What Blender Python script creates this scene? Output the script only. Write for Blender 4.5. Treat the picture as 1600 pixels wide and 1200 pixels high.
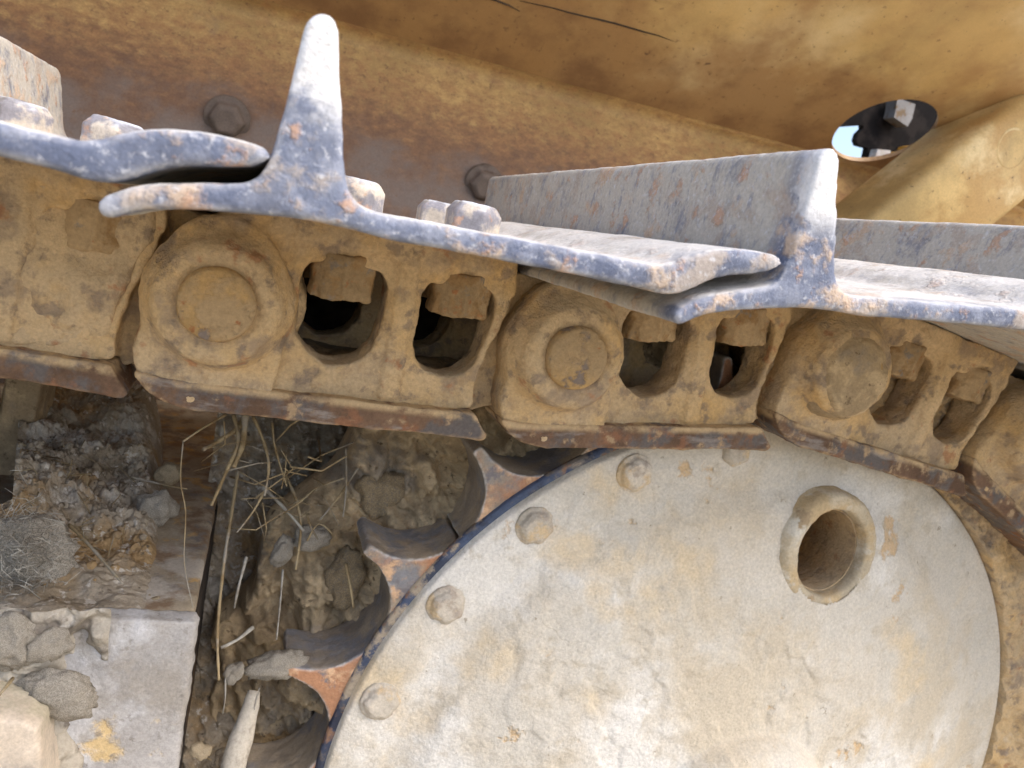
import bpy, bmesh, math, random
from mathutils import Vector, Matrix, noise
random.seed(7)
for o in list(bpy.data.objects): bpy.data.objects.remove(o)
S = bpy.context.scene
COL = S.collection
R = math.radians

# ------------------------------------------------------------------ camera
# The camera looks slightly right of and below the track's crosswise axis and was held with a roll.
F, VPX, VPY, ROLL, H = 1180.0, 432.0, 306.0, -11.5, 0.87
d = Vector(((VPX-800)/F, -(VPY-600)/F, -1)).normalized()
x = (Vector((1, 0, 0)) - d*d[0]).normalized()
z = x.cross(d)
CR = Matrix.Rotation(R(ROLL), 3, 'Y') @ Matrix((x, d, z))
cam_d = bpy.data.cameras.new('camera'); cam = bpy.data.objects.new('camera', cam_d); COL.objects.link(cam)
cam_d.sensor_width = 36; cam_d.lens = F/1600*36; cam_d.clip_start = 0.01; cam_d.clip_end = 500
cam_d.dof.use_dof = True; cam_d.dof.focus_distance = 0.40; cam_d.dof.aperture_fstop = 16
cam.matrix_world = Matrix.Translation((0, 0, H)) @ CR.to_4x4()
S.camera = cam

def U(px, py, Y):
    "point of the place that lies at crosswise distance Y on the sight line measured in the photograph"
    w = CR @ Vector(((px-800)/F, -(py-600)/F, -1)); w = w*(Y/w[1]); return Vector((w[0], Y, w[2]+H))

# ------------------------------------------------------------------ light
SUN_EL, SUN_AZ = 52, 135       # azimuth clockwise from +Y
W = bpy.data.worlds.new('World'); S.world = W; W.use_nodes = True
wn = W.node_tree.nodes; wl = W.node_tree.links; wn.clear()
sky = wn.new('ShaderNodeTexSky'); sky.sky_type = 'NISHITA'; sky.sun_disc = False
sky.sun_elevation = R(SUN_EL); sky.sun_rotation = R(SUN_AZ); sky.air_density = 1.0; sky.dust_density = 3.5; sky.ozone_density = 1.0
bg = wn.new('ShaderNodeBackground'); bg.inputs[1].default_value = 0.15
wo = wn.new('ShaderNodeOutputWorld'); wl.new(sky.outputs[0], bg.inputs[0]); wl.new(bg.outputs[0], wo.inputs[0])
sd = bpy.data.lights.new('sun', 'SUN'); sd.energy = 0.85; sd.angle = R(55); sd.color = (1, 0.95, 0.88)
so = bpy.data.objects.new('sun', sd); COL.objects.link(so)
sdir = Vector((math.sin(R(SUN_AZ))*math.cos(R(SUN_EL)), math.cos(R(SUN_AZ))*math.cos(R(SUN_EL)), math.sin(R(SUN_EL))))
so.rotation_euler = sdir.to_track_quat('Z', 'Y').to_euler(); so.location = (1, -1, 3)
S.view_settings.view_transform = 'Standard'; S.view_settings.look = 'None'
S.view_settings.exposure = 1.2; S.view_settings.gamma = 1
S.cycles.max_bounces = 8; S.cycles.use_denoising = True

# ------------------------------------------------------------------ materials
def lin(*c):
    f = lambda v: v/12.92 if v <= .04045 else ((v+.055)/1.055)**2.4
    return tuple(f(v/255) for v in c)+(1,)

def weather(name, base, layers=(), rough=.75, metal=0.0, bump=((90, .25),), base2=None, bscale=14, spec=.35, shift=1, dist=.002, grain=.16):
    """one real surface: base colours, then layers of dust / rust / wear / painted shade.
    layer = dict(c, s, lo, hi, det, r, up, pt, ax, m, amt, sq)"""
    m = bpy.data.materials.new(name); m.use_nodes = True
    nt = m.node_tree; N = nt.nodes; L = nt.links
    B = N['Principled BSDF']; B.inputs['Metallic'].default_value = metal; B.inputs['Specular IOR Level'].default_value = spec
    tc = N.new('ShaderNodeTexCoord'); oi = N.new('ShaderNodeObjectInfo')
    mul = N.new('ShaderNodeMath'); mul.operation = 'MULTIPLY'; mul.inputs[1].default_value = 7.3*shift; L.new(oi.outputs['Random'], mul.inputs[0])
    add = N.new('ShaderNodeVectorMath'); add.operation = 'ADD'; L.new(tc.outputs['Object'], add.inputs[0]); L.new(mul.outputs[0], add.inputs[1])
    geo = N.new('ShaderNodeNewGeometry'); sep = N.new('ShaderNodeSeparateXYZ'); L.new(tc.outputs['Object'], sep.inputs[0])
    sn = N.new('ShaderNodeSeparateXYZ'); L.new(geo.outputs['Normal'], sn.inputs[0])
    def nz(s, det=6, rg=.6, sq=None, off=0):
        t = N.new('ShaderNodeTexNoise'); t.inputs['Scale'].default_value = s; t.inputs['Detail'].default_value = det; t.inputs['Roughness'].default_value = rg
        src = add.outputs[0]
        if sq or off:
            mp = N.new('ShaderNodeMapping'); L.new(src, mp.inputs[0]); mp.inputs['Scale'].default_value = sq or (1, 1, 1); mp.inputs['Location'].default_value = (off, off, off); src = mp.outputs[0]
        L.new(src, t.inputs['Vector']); return t.outputs[0]
    def mr(v, lo, hi):
        t = N.new('ShaderNodeMapRange'); t.interpolation_type = 'SMOOTHSTEP'
        t.inputs[1].default_value = lo; t.inputs[2].default_value = hi; L.new(v, t.inputs[0])
        if lo > hi:
            t.inputs[1].default_value = hi; t.inputs[2].default_value = lo; t.inputs[3].default_value = 1; t.inputs[4].default_value = 0
        return t.outputs[0]
    def times(a, b):
        t = N.new('ShaderNodeMath'); t.operation = 'MULTIPLY'; L.new(a, t.inputs[0])
        if isinstance(b, (int, float)): t.inputs[1].default_value = b
        else: L.new(b, t.inputs[1])
        return t.outputs[0]
    def mixc(fac, a, b):
        t = N.new('ShaderNodeMix'); t.data_type = 'RGBA'; L.new(fac, t.inputs[0])
        for k, v in ((6, a), (7, b)):
            if isinstance(v, tuple): t.inputs[k].default_value = v
            else: L.new(v, t.inputs[k])
        return t.outputs[2]
    def mixf(fac, a, b):
        t = N.new('ShaderNodeMix'); L.new(fac, t.inputs[0])
        for k, v in ((2, a), (3, b)):
            if isinstance(v, (int, float)): t.inputs[k].default_value = v
            else: L.new(v, t.inputs[k])
        return t.outputs[0]
    col = mixc(mr(nz(bscale, 5), .38, .62), base, base2 or tuple(c*.72 for c in base[:3])+(1,))
    rg = rough; edge = None
    for i, y in enumerate(layers):
        n = nz(y.get('s', 20), y.get('det', 6), y.get('rg', .62), y.get('sq'), 3.1*(i+1))
        bias = y.get('bias')         # axis-driven bias added to the noise: (axis, v0, v1, amount at v1)
        if bias:
            g = mr(sep.outputs['XYZ'.index(bias[0])], bias[1], bias[2])
            a = N.new('ShaderNodeMath'); a.operation = 'MULTIPLY_ADD'; L.new(g, a.inputs[0]); a.inputs[1].default_value = bias[3]; L.new(n, a.inputs[2]); n = a.outputs[0]
        if 'line' in y:              # thin wandering cracks
            a = N.new('ShaderNodeMath'); a.operation = 'SUBTRACT'; L.new(n, a.inputs[0]); a.inputs[1].default_value = .5
            b = N.new('ShaderNodeMath'); b.operation = 'ABSOLUTE'; L.new(a.outputs[0], b.inputs[0])
            f = times(mr(b.outputs[0], y['line'], 0), mr(nz(y['ms'], 3, .5, None, 8.8+i), .56, .66))
        else: f = mr(n, y['lo'], y['hi'])
        if 'up' in y: f = times(f, mr(sn.outputs[2], *y['up']))
        if 'fy' in y: f = times(f, mr(sn.outputs[1], *y['fy']))
        if 'pt' in y: f = times(f, mr(geo.outputs['Pointiness'], *y['pt']))
        if 'ax' in y: f = times(f, mr(sep.outputs['XYZ'.index(y['ax'][0])], y['ax'][1], y['ax'][2]))
        if 'ay' in y: f = times(f, mr(sep.outputs['XYZ'.index(y['ay'][0])], y['ay'][1], y['ay'][2]))
        f = times(f, y.get('amt', 1.0))
        col = mixc(f, col, y['c']); 
        if 'r' in y: rg = mixf(f, rg, y['r'])
        if y.get('h'):
            edge = times(f, y['h']) if edge is None else (lambda a, b: (lambda t: (L.new(a, t.inputs[0]), L.new(b, t.inputs[1]), t.outputs[0])[2])(N.new('ShaderNodeMath')))(edge, times(f, y['h']))
    gr = N.new('ShaderNodeMapRange'); gr.inputs[1].default_value = .3; gr.inputs[2].default_value = .7; gr.inputs[3].default_value = 1-grain; gr.inputs[4].default_value = 1+grain
    L.new(nz(520, 4, .7, None, 5.5), gr.inputs[0])
    gm = N.new('ShaderNodeVectorMath'); gm.operation = 'SCALE'; L.new(col, gm.inputs[0]); L.new(gr.outputs[0], gm.inputs['Scale']); col = gm.outputs[0]
    L.new(col, B.inputs['Base Color'])
    if isinstance(rg, (int, float)): B.inputs['Roughness'].default_value = rg
    else: L.new(rg, B.inputs['Roughness'])
    prev = None
    hs = [(nz(s, 5, .65, None, 1.7), st) for s, st in bump]
    if edge is not None: hs.append((edge, 1.0))
    for h, st in hs:
        b = N.new('ShaderNodeBump'); b.inputs['Strength'].default_value = st; b.inputs['Distance'].default_value = dist; L.new(h, b.inputs['Height'])
        if prev: L.new(prev, b.inputs['Normal'])
        prev = b.outputs[0]
    if prev: L.new(prev, B.inputs['Normal'])
    return m

TAN = lin(166, 138, 98); MUD = lin(140, 116, 84); PALE = lin(196, 186, 168); RUST = lin(150, 82, 44); DRUST = lin(78, 50, 36)
OCHRE = lin(178, 128, 58); YEL = lin(196, 150, 70); STEEL = lin(70, 80, 100); DARKST = lin(52, 54, 62)

M_shoe = weather('worn_track_steel', lin(106, 114, 134), [
    dict(c=lin(134, 140, 156), s=90, lo=.46, hi=.62, amt=.8),
    dict(c=lin(84, 90, 108), s=34, lo=.50, hi=.66, amt=.7),
    dict(c=lin(188, 182, 170), s=60, lo=.26, hi=.50, r=.9, h=.2, amt=.92, sq=(1, .8, .7), det=9, rg=.72, ay=('Y', -.158, -.144)),
    dict(c=lin(122, 126, 140), s=130, lo=.53, hi=.64, r=.7, amt=.65, sq=(1, 1, .5), det=9, rg=.72, ay=('Y', -.158, -.144)),
    dict(c=lin(172, 160, 148), s=52, lo=.53, hi=.64, r=.9, h=.2, amt=.8),
    dict(c=lin(190, 168, 146), s=40, lo=.56, hi=.65, r=.9, h=.3, amt=.9),
    dict(c=lin(186, 150, 124), s=70, lo=.57, hi=.67, r=.9, h=.4, amt=.8),
    dict(c=lin(196, 198, 204), s=360, lo=.54, hi=.70, amt=.6),
    dict(c=lin(212, 210, 206), s=45, lo=.30, hi=.56, up=(.60, .95), amt=.85, r=.6),
    dict(c=lin(214, 214, 214), s=50, lo=.46, hi=.56, bias=('Z', .080, .103, .25), ax=('Z', .072, .090), ay=('Y', -.150, -.161), r=.6),
    dict(c=lin(200, 200, 202), s=80, lo=.36, hi=.62, pt=(.515, .56), amt=.6),
], rough=.5, metal=.0, spec=.5, bump=((150, .45), (500, .35)), base2=lin(88, 97, 120), bscale=22, dist=.0015)
M_link = weather('dusty_ochre_link', lin(204, 178, 140), [
    dict(c=lin(190, 168, 136), s=13, lo=.40, hi=.60, r=.95, h=.3),
    dict(c=lin(204, 168, 112), s=20, lo=.50, hi=.66, amt=.6),
    dict(c=lin(144, 128, 112), s=34, lo=.50, hi=.64, r=.7, h=-.25, amt=.7),
    dict(c=lin(130, 116, 104), s=80, lo=.54, hi=.66, r=.7, h=-.25, amt=.7),
    dict(c=lin(168, 120, 86), s=50, lo=.60, hi=.68, amt=.75),
    dict(c=lin(164, 138, 104), s=150, lo=.54, hi=.68, amt=.5),
    dict(c=lin(206, 182, 146), s=30, lo=.4, hi=.6, pt=(.515, .56), amt=.6),
    dict(c=lin(210, 192, 162), s=22, lo=.35, hi=.6, up=(.4, .9), amt=.7),
], rough=.9, spec=.2, bump=((60, .45), (200, .5), (480, .3)), base2=lin(194, 166, 124), bscale=12)
M_rail = weather('worn_rail_steel', lin(122, 98, 80), [
    dict(c=lin(100, 94, 92), s=40, lo=.45, hi=.58, r=.5),
    dict(c=lin(144, 136, 130), s=34, lo=.55, hi=.66, r=.5, sq=(.5, 1, 2), amt=.8),
    dict(c=lin(134, 98, 76), s=60, lo=.54, hi=.66, r=.9),
    dict(c=lin(170, 146, 116), s=80, lo=.56, hi=.68, r=.9),
    dict(c=lin(190, 166, 130), s=60, lo=.36, hi=.55, ax=('Z', -.0475, -.0435), r=.95),
    dict(c=lin(186, 160, 126), s=30, lo=.35, hi=.6, pt=(.52, .56), amt=.8),
], rough=.85, spec=.15, bump=((120, .4), (400, .3)), base2=lin(98, 78, 64), bscale=26)
M_nut = weather('mud_caked_nut', lin(176, 152, 118), [
    dict(c=lin(154, 126, 90), s=60, lo=.5, hi=.62), dict(c=lin(160, 104, 66), s=90, lo=.6, hi=.68, amt=.7),
    dict(c=lin(136, 128, 120), s=70, lo=.58, hi=.66)], rough=.9, spec=.2, bump=((150, .5), (500, .3)))
M_bolt = weather('worn_bolt_head', lin(140, 138, 144), [
    dict(c=lin(190, 180, 166), s=70, lo=.45, hi=.6, r=.9), dict(c=lin(184, 146, 118), s=80, lo=.58, hi=.68, r=.9, amt=.7),
    dict(c=lin(200, 206, 216), s=60, lo=.4, hi=.6, up=(.5, .95))], rough=.5, bump=((160, .4),))
M_pin = weather('pin_end', lin(186, 154, 106), [
    dict(c=lin(166, 144, 112), s=24, lo=.44, hi=.6, h=.3),
    dict(c=lin(132, 120, 112), s=70, lo=.54, hi=.63, h=-.3), dict(c=lin(172, 148, 114), s=40, lo=.47, hi=.6, h=.3),
    dict(c=lin(160, 104, 66), s=90, lo=.62, hi=.7, amt=.8)], rough=.9, spec=.2, bump=((120, .4), (400, .35)))
M_hub = weather('dried_mud_on_hub', lin(206, 198, 184), [
    dict(c=lin(194, 180, 156), s=9, lo=.48, hi=.64, amt=.7),
    dict(c=lin(218, 214, 206), s=7, lo=.50, hi=.64),
    dict(c=lin(210, 190, 156), s=8.5, lo=.58, hi=.66, rg=.5, h=-.4, amt=.75),
    dict(c=lin(202, 168, 120), s=19, lo=.63, hi=.68, h=-.4, amt=.75),
    dict(c=lin(188, 178, 160), s=60, lo=.54, hi=.70, amt=.8),
    dict(c=lin(150, 138, 118), s=150, lo=.66, hi=.72, amt=.7),
    dict(c=lin(168, 154, 132), s=9, line=.005, ms=7, det=4, rg=.55, h=-.2, amt=.2),
], rough=.95, spec=.12, bump=((26, .35), (110, .45), (420, .35)), bscale=9, base2=lin(198, 192, 180), dist=.003, shift=0)
M_pipe = weather('muddy_pipe', lin(204, 190, 164), [dict(c=lin(190, 168, 132), s=24, lo=.45, hi=.6), dict(c=lin(206, 200, 186), s=30, lo=.52, hi=.64), dict(c=lin(164, 144, 116), s=70, lo=.58, hi=.68)], rough=.95, spec=.12, bump=((60, .4), (220, .4)))
M_hubbolt = weather('dusty_bolt', lin(204, 194, 178), [dict(c=lin(172, 160, 146), s=70, lo=.5, hi=.62), dict(c=lin(200, 178, 144), s=50, lo=.5, hi=.62)], rough=.9, bump=((150, .5), (500, .3)))
M_spr = weather('sprocket_steel', lin(144, 134, 122), [
    dict(c=lin(166, 150, 128), s=22, lo=.42, hi=.60, r=.8),
    dict(c=lin(124, 124, 128), s=30, lo=.50, hi=.64, r=.4),
    dict(c=lin(172, 126, 94), s=26, lo=.36, hi=.56, r=.95, h=.3, fy=(-.6, -.9)),
    dict(c=lin(112, 108, 112), s=40, lo=.55, hi=.63, r=.6, fy=(-.6, -.9)),
    dict(c=lin(204, 168, 134), s=70, lo=.50, hi=.66, r=.95, h=.3, fy=(-.6, -.9)),
    dict(c=lin(206, 204, 200), s=60, lo=.35, hi=.6, pt=(.515, .56), amt=.7),
], rough=.45, spec=.6, bump=((70, .3), (300, .4)), base2=lin(122, 114, 106), bscale=25)
M_rim = weather('bare_blue_steel_rim', lin(74, 86, 112), [
    dict(c=lin(120, 112, 104), s=60, lo=.5, hi=.6), dict(c=lin(50, 56, 74), s=40, lo=.5, hi=.6),
    dict(c=lin(176, 160, 138), s=45, lo=.53, hi=.60, r=.9), dict(c=lin(150, 116, 92), s=60, lo=.56, hi=.64, r=.9)], rough=.45, spec=.6, bump=((200, .4),))
M_mud = weather('packed_mud', lin(190, 168, 134), [
    dict(c=lin(152, 134, 108), s=20, lo=.45, hi=.6), dict(c=lin(194, 172, 138), s=30, lo=.5, hi=.62),
    dict(c=lin(150, 138, 122), s=11, lo=.52, hi=.62), dict(c=lin(122, 106, 84), s=120, lo=.6, hi=.68)], rough=.95, spec=.1, bump=((60, .6), (220, .5)), dist=.003)
M_soil = weather('loose_grey_soil', lin(168, 156, 138), [
    dict(c=lin(180, 172, 160), s=22, lo=.50, hi=.62), dict(c=lin(142, 128, 108), s=30, lo=.5, hi=.62),
    dict(c=lin(162, 136, 100), s=10, lo=.52, hi=.64), dict(c=lin(198, 190, 178), s=110, lo=.58, hi=.66), dict(c=lin(100, 90, 78), s=90, lo=.6, hi=.68)],
    rough=.95, spec=.1, bump=((70, .6), (260, .6)), dist=.004)
M_clod = weather('dry_clod', lin(182, 166, 138), [
    dict(c=lin(140, 122, 98), s=40, lo=.48, hi=.62), dict(c=lin(184, 170, 146), s=60, lo=.55, hi=.66)], rough=.95, spec=.1, bump=((90, .5), (300, .4)), dist=.002)
M_stone = weather('grey_clod', lin(180, 172, 158), [
    dict(c=lin(124, 116, 106), s=40, lo=.48, hi=.62), dict(c=lin(178, 172, 162), s=60, lo=.55, hi=.66)], rough=.95, spec=.1, bump=((90, .5), (300, .4)), dist=.002)
M_frame = weather('dusty_frame_plate', lin(188, 184, 180), [
    dict(c=lin(152, 146, 138), s=18, lo=.46, hi=.62), dict(c=lin(196, 196, 198), s=11, lo=.5, hi=.62),
    dict(c=lin(206, 178, 124), s=17, lo=.57, hi=.64, h=-.4, amt=.8), dict(c=lin(198, 180, 158), s=8, lo=.56, hi=.66), dict(c=lin(130, 124, 116), s=130, lo=.58, hi=.68, amt=.7)],
    rough=.95, spec=.15, bump=((40, .35), (200, .5)), dist=.002, bscale=12, shift=0)
M_rib = weather('rusty_yellow_rib', lin(176, 162, 140), [
    dict(c=lin(196, 158, 98), s=40, lo=.55, hi=.62, amt=.8),
    dict(c=lin(134, 112, 90), s=50, lo=.46, hi=.62), dict(c=lin(130, 122, 114), s=60, lo=.52, hi=.64), dict(c=lin(184, 176, 164), s=20, lo=.50, hi=.62, ay=('Y', .16, .05))], rough=.8, bump=((90, .4),))
M_dark = weather('grimy_dark_steel_and_shade', lin(58, 50, 44), [dict(c=lin(90, 72, 54), s=12, lo=.5, hi=.64), dict(c=lin(36, 32, 30), s=20, lo=.5, hi=.62)], rough=.85, bump=((80, .4),))  # grimy steel, also the dark sheets that paint shade behind link windows
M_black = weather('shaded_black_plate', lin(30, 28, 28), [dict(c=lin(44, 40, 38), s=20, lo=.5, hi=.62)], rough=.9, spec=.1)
M_grey = weather('grey_bracket', lin(140, 138, 136), [dict(c=lin(110, 90, 64), s=40, lo=.5, hi=.6)], rough=.6)
M_yel = weather('bright_yellow_paint', lin(214, 160, 62), [dict(c=lin(170, 124, 56), s=20, lo=.52, hi=.64)], rough=.5)
M_beam = weather('dusty_yellow_beam', lin(210, 180, 122), [
    dict(c=lin(182, 148, 94), s=9, lo=.48, hi=.62), dict(c=lin(218, 196, 148), s=7, lo=.5, hi=.62),
    dict(c=lin(110, 90, 64), s=120, lo=.64, hi=.7)], rough=.55, bump=((60, .15),))
M_straw = weather('dry_straw', lin(168, 150, 116), [dict(c=lin(128, 108, 76), s=60, lo=.45, hi=.6), dict(c=lin(150, 142, 128), s=25, lo=.5, hi=.6)], rough=.8, bump=())
M_gstraw = weather('grey_straw', lin(168, 164, 154), [dict(c=lin(128, 120, 108), s=60, lo=.45, hi=.6)], rough=.85, bump=())
M_ground = weather('dry_ground', lin(190, 178, 156), [dict(c=lin(140, 122, 96), s=3, lo=.45, hi=.62), dict(c=lin(196, 184, 160), s=9, lo=.5, hi=.64)], rough=.95, spec=.1, bump=((20, .6), (90, .5)), dist=.02)
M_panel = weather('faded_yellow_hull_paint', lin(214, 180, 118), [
    dict(c=lin(206, 172, 112), s=5, lo=.44, hi=.64),
    dict(c=lin(222, 198, 148), s=3, lo=.48, hi=.64),
    dict(c=lin(168, 130, 84), s=6, lo=.40, hi=.64, bias=('Z', .24, .03, .15), amt=.9),  # browner towards the crease: grime, plus the shade above the crease as colour
    dict(c=lin(128, 94, 64), s=14, lo=.52, hi=.80, bias=('Z', .17, .02, .17), amt=.8, det=8),  # second crease layer, same mix of grime and painted shade
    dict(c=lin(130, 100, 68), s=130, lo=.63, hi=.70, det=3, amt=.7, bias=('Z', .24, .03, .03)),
    dict(c=lin(110, 82, 60), s=26, lo=.70, hi=.76, det=4),
], rough=.42, spec=.35, bump=((40, .08),), bscale=4, shift=0, grain=.07)
M_low = weather('rusted_hull_side', lin(202, 166, 108), [
    dict(c=lin(176, 136, 90), s=90, lo=.42, hi=.70, bias=('Z', 0, -.10, .16), sq=(.7, 1, 1), det=8),
    dict(c=lin(142, 104, 74), s=140, rg=.75, lo=.40, hi=.92, bias=('Z', -.005, -.12, .32), sq=(.6, 1, 1), det=8),
    dict(c=lin(112, 86, 68), s=110, rg=.75, lo=.48, hi=.92, bias=('Z', -.02, -.13, .32), sq=(.6, 1, 1), det=8),
    dict(c=lin(118, 106, 98), s=16, lo=.60, hi=.86, bias=('Z', -.05, -.16, .30), amt=.85),
    dict(c=lin(116, 88, 66), s=170, lo=.60, hi=.70, det=3, amt=.6),
], rough=.7, spec=.3, bump=((90, .2),), bscale=6, shift=0)

# ------------------------------------------------------------------ mesh helpers
def link_obj(name, me, mat, parent=None, loc=(0, 0, 0), rot=(0, 0, 0)):
    o = bpy.data.objects.new(name, me); COL.objects.link(o)
    if mat and not me.materials: me.materials.append(mat)
    o.location = loc; o.rotation_euler = rot
    if parent: o.parent = parent
    return o
def tag(o, label=None, cat=None, group=None, kind=None):
    if label: o['label'] = label
    if cat: o['category'] = cat
    if group: o['group'] = group
    if kind: o['kind'] = kind
    return o
def thing(name, label, cat, loc, rot=(0, 0, 0), group=None):
    o = bpy.data.objects.new(name, None); COL.objects.link(o); o.empty_display_size = .02
    o.location = loc; o.rotation_euler = rot; return tag(o, label, cat, group)

def bm_prism(bm, loops, y0, y1):
    "outline (and hole) loops of (x,z), extruded from y0 to y1"
    t = bmesh.new(); es = []
    for lp in loops:
        vs = [t.verts.new((p[0], y0, p[1])) for p in lp]
        es += [t.edges.new((vs[i], vs[(i+1) % len(vs)])) for i in range(len(vs))]
    bmesh.ops.triangle_fill(t, use_beauty=True, use_dissolve=False, edges=es)
    g = bmesh.ops.extrude_face_region(t, geom=t.faces[:])
    for v in g['geom']:
        if isinstance(v, bmesh.types.BMVert): v.co.y = y1
    bmesh.ops.recalc_face_normals(t, faces=t.faces[:])
    join(bm, t)
def join(bm, t):
    me = bpy.data.meshes.new('t'); t.to_mesh(me); t.free(); bm.from_mesh(me); bpy.data.meshes.remove(me)
def bm_lathe(bm, prof, n=48, c=(0, 0), M=None):
    "closed revolve of (r,y) profile about the Y axis"
    t = bmesh.new(); rings = []
    for r, y in prof:
        if r < 1e-6: rings.append([t.verts.new((0, y, 0))])
        else: rings.append([t.verts.new((r*math.cos(2*math.pi*k/n), y, r*math.sin(2*math.pi*k/n))) for k in range(n)])
    for a, b in zip(rings, rings[1:]):
        for k in range(n):
            q = [a[k % len(a)], a[(k+1) % len(a)], b[(k+1) % len(b)], b[k % len(b)]]
            q = [v for i, v in enumerate(q) if v not in q[:i]]
            if len(q) > 2: t.faces.new(q)
    bmesh.ops.recalc_face_normals(t, faces=t.faces[:])
    for v in t.verts: v.co.x += c[0]; v.co.z += c[1]
    if M: t.transform(M)
    join(bm, t)
def bm_hex(bm, r, z0, z1, c=(0, 0), n=6, ph=0, cap=0):
    "prism about a Z axis with softened top"
    t = bmesh.new(); lev = [(r, z0), (r, z1-cap), (r*.72, z1)] if cap else [(r, z0), (r, z1)]
    rings = [[t.verts.new((c[0]+q*math.cos(ph+2*math.pi*k/n), c[1]+q*math.sin(ph+2*math.pi*k/n), zz)) for k in range(n)] for q, zz in lev]
    for a, b in zip(rings, rings[1:]):
        for k in range(n): t.faces.new((a[k], a[(k+1) % n], b[(k+1) % n], b[k]))
    t.faces.new(rings[0]); t.faces.new(rings[-1]); bmesh.ops.recalc_face_normals(t, faces=t.faces[:]); join(bm, t)
def bm_box(bm, a, b):
    t = bmesh.new(); bmesh.ops.create_cube(t, size=1)
    for v in t.verts: v.co = Vector([(a[i]+b[i])/2 + v.co[i]*(b[i]-a[i]) for i in range(3)])
    join(bm, t)
def bm_tube(bm, pts, rad, n=6):
    t = bmesh.new(); rings = []; N = len(pts)
    for i, p in enumerate(pts):
        tg = (pts[min(i+1, N-1)]-pts[max(i-1, 0)]).normalized(); a = tg.orthogonal().normalized() if i == 0 else (a-tg*a.dot(tg)).normalized(); b = tg.cross(a)
        r = rad[i] if isinstance(rad, (list, tuple)) else rad
        rings.append([t.verts.new(p+(a*math.cos(2*math.pi*k/n)+b*math.sin(2*math.pi*k/n))*r) for k in range(n)])
    for a_, b_ in zip(rings, rings[1:]):
        for k in range(n): t.faces.new((a_[k], a_[(k+1) % n], b_[(k+1) % n], b_[k]))
    t.faces.new(rings[0][::-1]); t.faces.new(rings[-1]); bmesh.ops.recalc_face_normals(t, faces=t.faces[:]); join(bm, t)

TEX = {}
def tex(size, depth=3):
    k = (size, depth)
    if k not in TEX:
        t = bpy.data.textures.new('clouds', 'CLOUDS'); t.noise_scale = size; t.noise_depth = depth; TEX[k] = t
    return TEX[k]
def cast(bm, voxel=None, smooth=3, disp=(), subd=0):
    "bmesh -> finished mesh: welded by voxel remesh, softened, roughened"
    me = bpy.data.meshes.new('mesh'); bm.to_mesh(me); bm.free()
    o = bpy.data.objects.new('tmp', me); COL.objects.link(o)
    if voxel:
        m = o.modifiers.new('r', 'REMESH'); m.mode = 'VOXEL'; m.voxel_size = voxel; m.use_smooth_shade = True
    if subd:
        m = o.modifiers.new('u', 'SUBSURF'); m.levels = subd; m.render_levels = subd
    if smooth:
        m = o.modifiers.new('s', 'SMOOTH'); m.iterations = smooth; m.factor = .5
    for size, st in disp:
        m = o.modifiers.new('d', 'DISPLACE'); m.texture = tex(size); m.strength = st; m.mid_level = .5; m.texture_coords = 'LOCAL'
    dg = bpy.context.evaluated_depsgraph_get(); out = bpy.data.meshes.new_from_object(o.evaluated_get(dg))
    bpy.data.objects.remove(o); bpy.data.meshes.remove(me)
    out.shade_smooth(); return out
def spline(pts, step, closed=True):
    out = []; n = len(pts)
    for i in range(n if closed else n-1):
        P = [Vector(pts[(i+k) % n] if closed else pts[min(max(i+k, 0), n-1)]) for k in (-1, 0, 1, 2)]
        k = max(1, int((P[2]-P[1]).length/step))
        for j in range(k):
            t = j/k
            out.append(.5*((2*P[1])+(P[2]-P[0])*t+(2*P[0]-5*P[1]+4*P[2]-P[3])*t*t+(3*P[1]-P[0]-3*P[2]+P[3])*t**3))
    if not closed: out.append(Vector(pts[-1]))
    return out

def lumpy(v, s=30, a=1.0):
    b = noise.noise(v*s*1.9+Vector((7, 1, 3)))+.5*noise.noise(v*s*4.3)
    return a*(.8*noise.fractal(v*s, .75, 2, 6)+.9*abs(noise.noise(v*s*.45+Vector((2, 8, 5))))+.16/(1+math.exp(-b*14))+.16*noise.fractal(v*150, .8, 2, 3))

# ------------------------------------------------------------------ ground
bm = bmesh.new()
bmesh.ops.create_grid(bm, x_segments=60, y_segments=60, size=1)
for v in bm.verts:
    v.co.x = math.copysign(abs(v.co.x)**3, v.co.x)*60; v.co.y = math.copysign(abs(v.co.y)**3, v.co.y)*60
    v.co.z = .012*noise.fractal(v.co*3, 1, 2, 3)
me = bpy.data.meshes.new('ground'); bm.to_mesh(me); bm.free(); me.shade_smooth()
tag(link_obj('ground', me, M_ground), kind='structure')

# ------------------------------------------------------------------ track segments
YL = .40; YP = .377; YS = .236; YE = .688; CEN = .062
P1 = U(338, 478, YP); P2 = U(905, 562, YP); P3 = U(1347, 585, YP); PITCH = .189
def step(p, ang, n=1): return Vector((p.x+n*PITCH*math.cos(R(ang)), YP, p.z+n*PITCH*math.sin(R(ang))))
def ang(a, b): return math.degrees(math.atan2(b.z-a.z, b.x-a.x))
A0 = -3.4; A3 = -8.5; A4 = -27
P0 = step(P1, A0, -.965); Pm = step(P0, -3, -1); P4 = step(P3, A3); P5 = step(P4, A4)
SEG = [(Pm, -3), (P0, A0), (P1, ang(P1, P2)), (P2, ang(P2, P3)), (P3, A3), (P4, A4), (P5, -44)]
a1 = R(ang(P1, P2))
def loc1(px, py, Y):      # photograph -> coordinates of segment 1 (x,z)
    q = U(px, py, Y)-P1; c, s = math.cos(-a1), math.sin(-a1)
    return (c*q.x-s*q.z, s*q.x+c*q.z)

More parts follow.
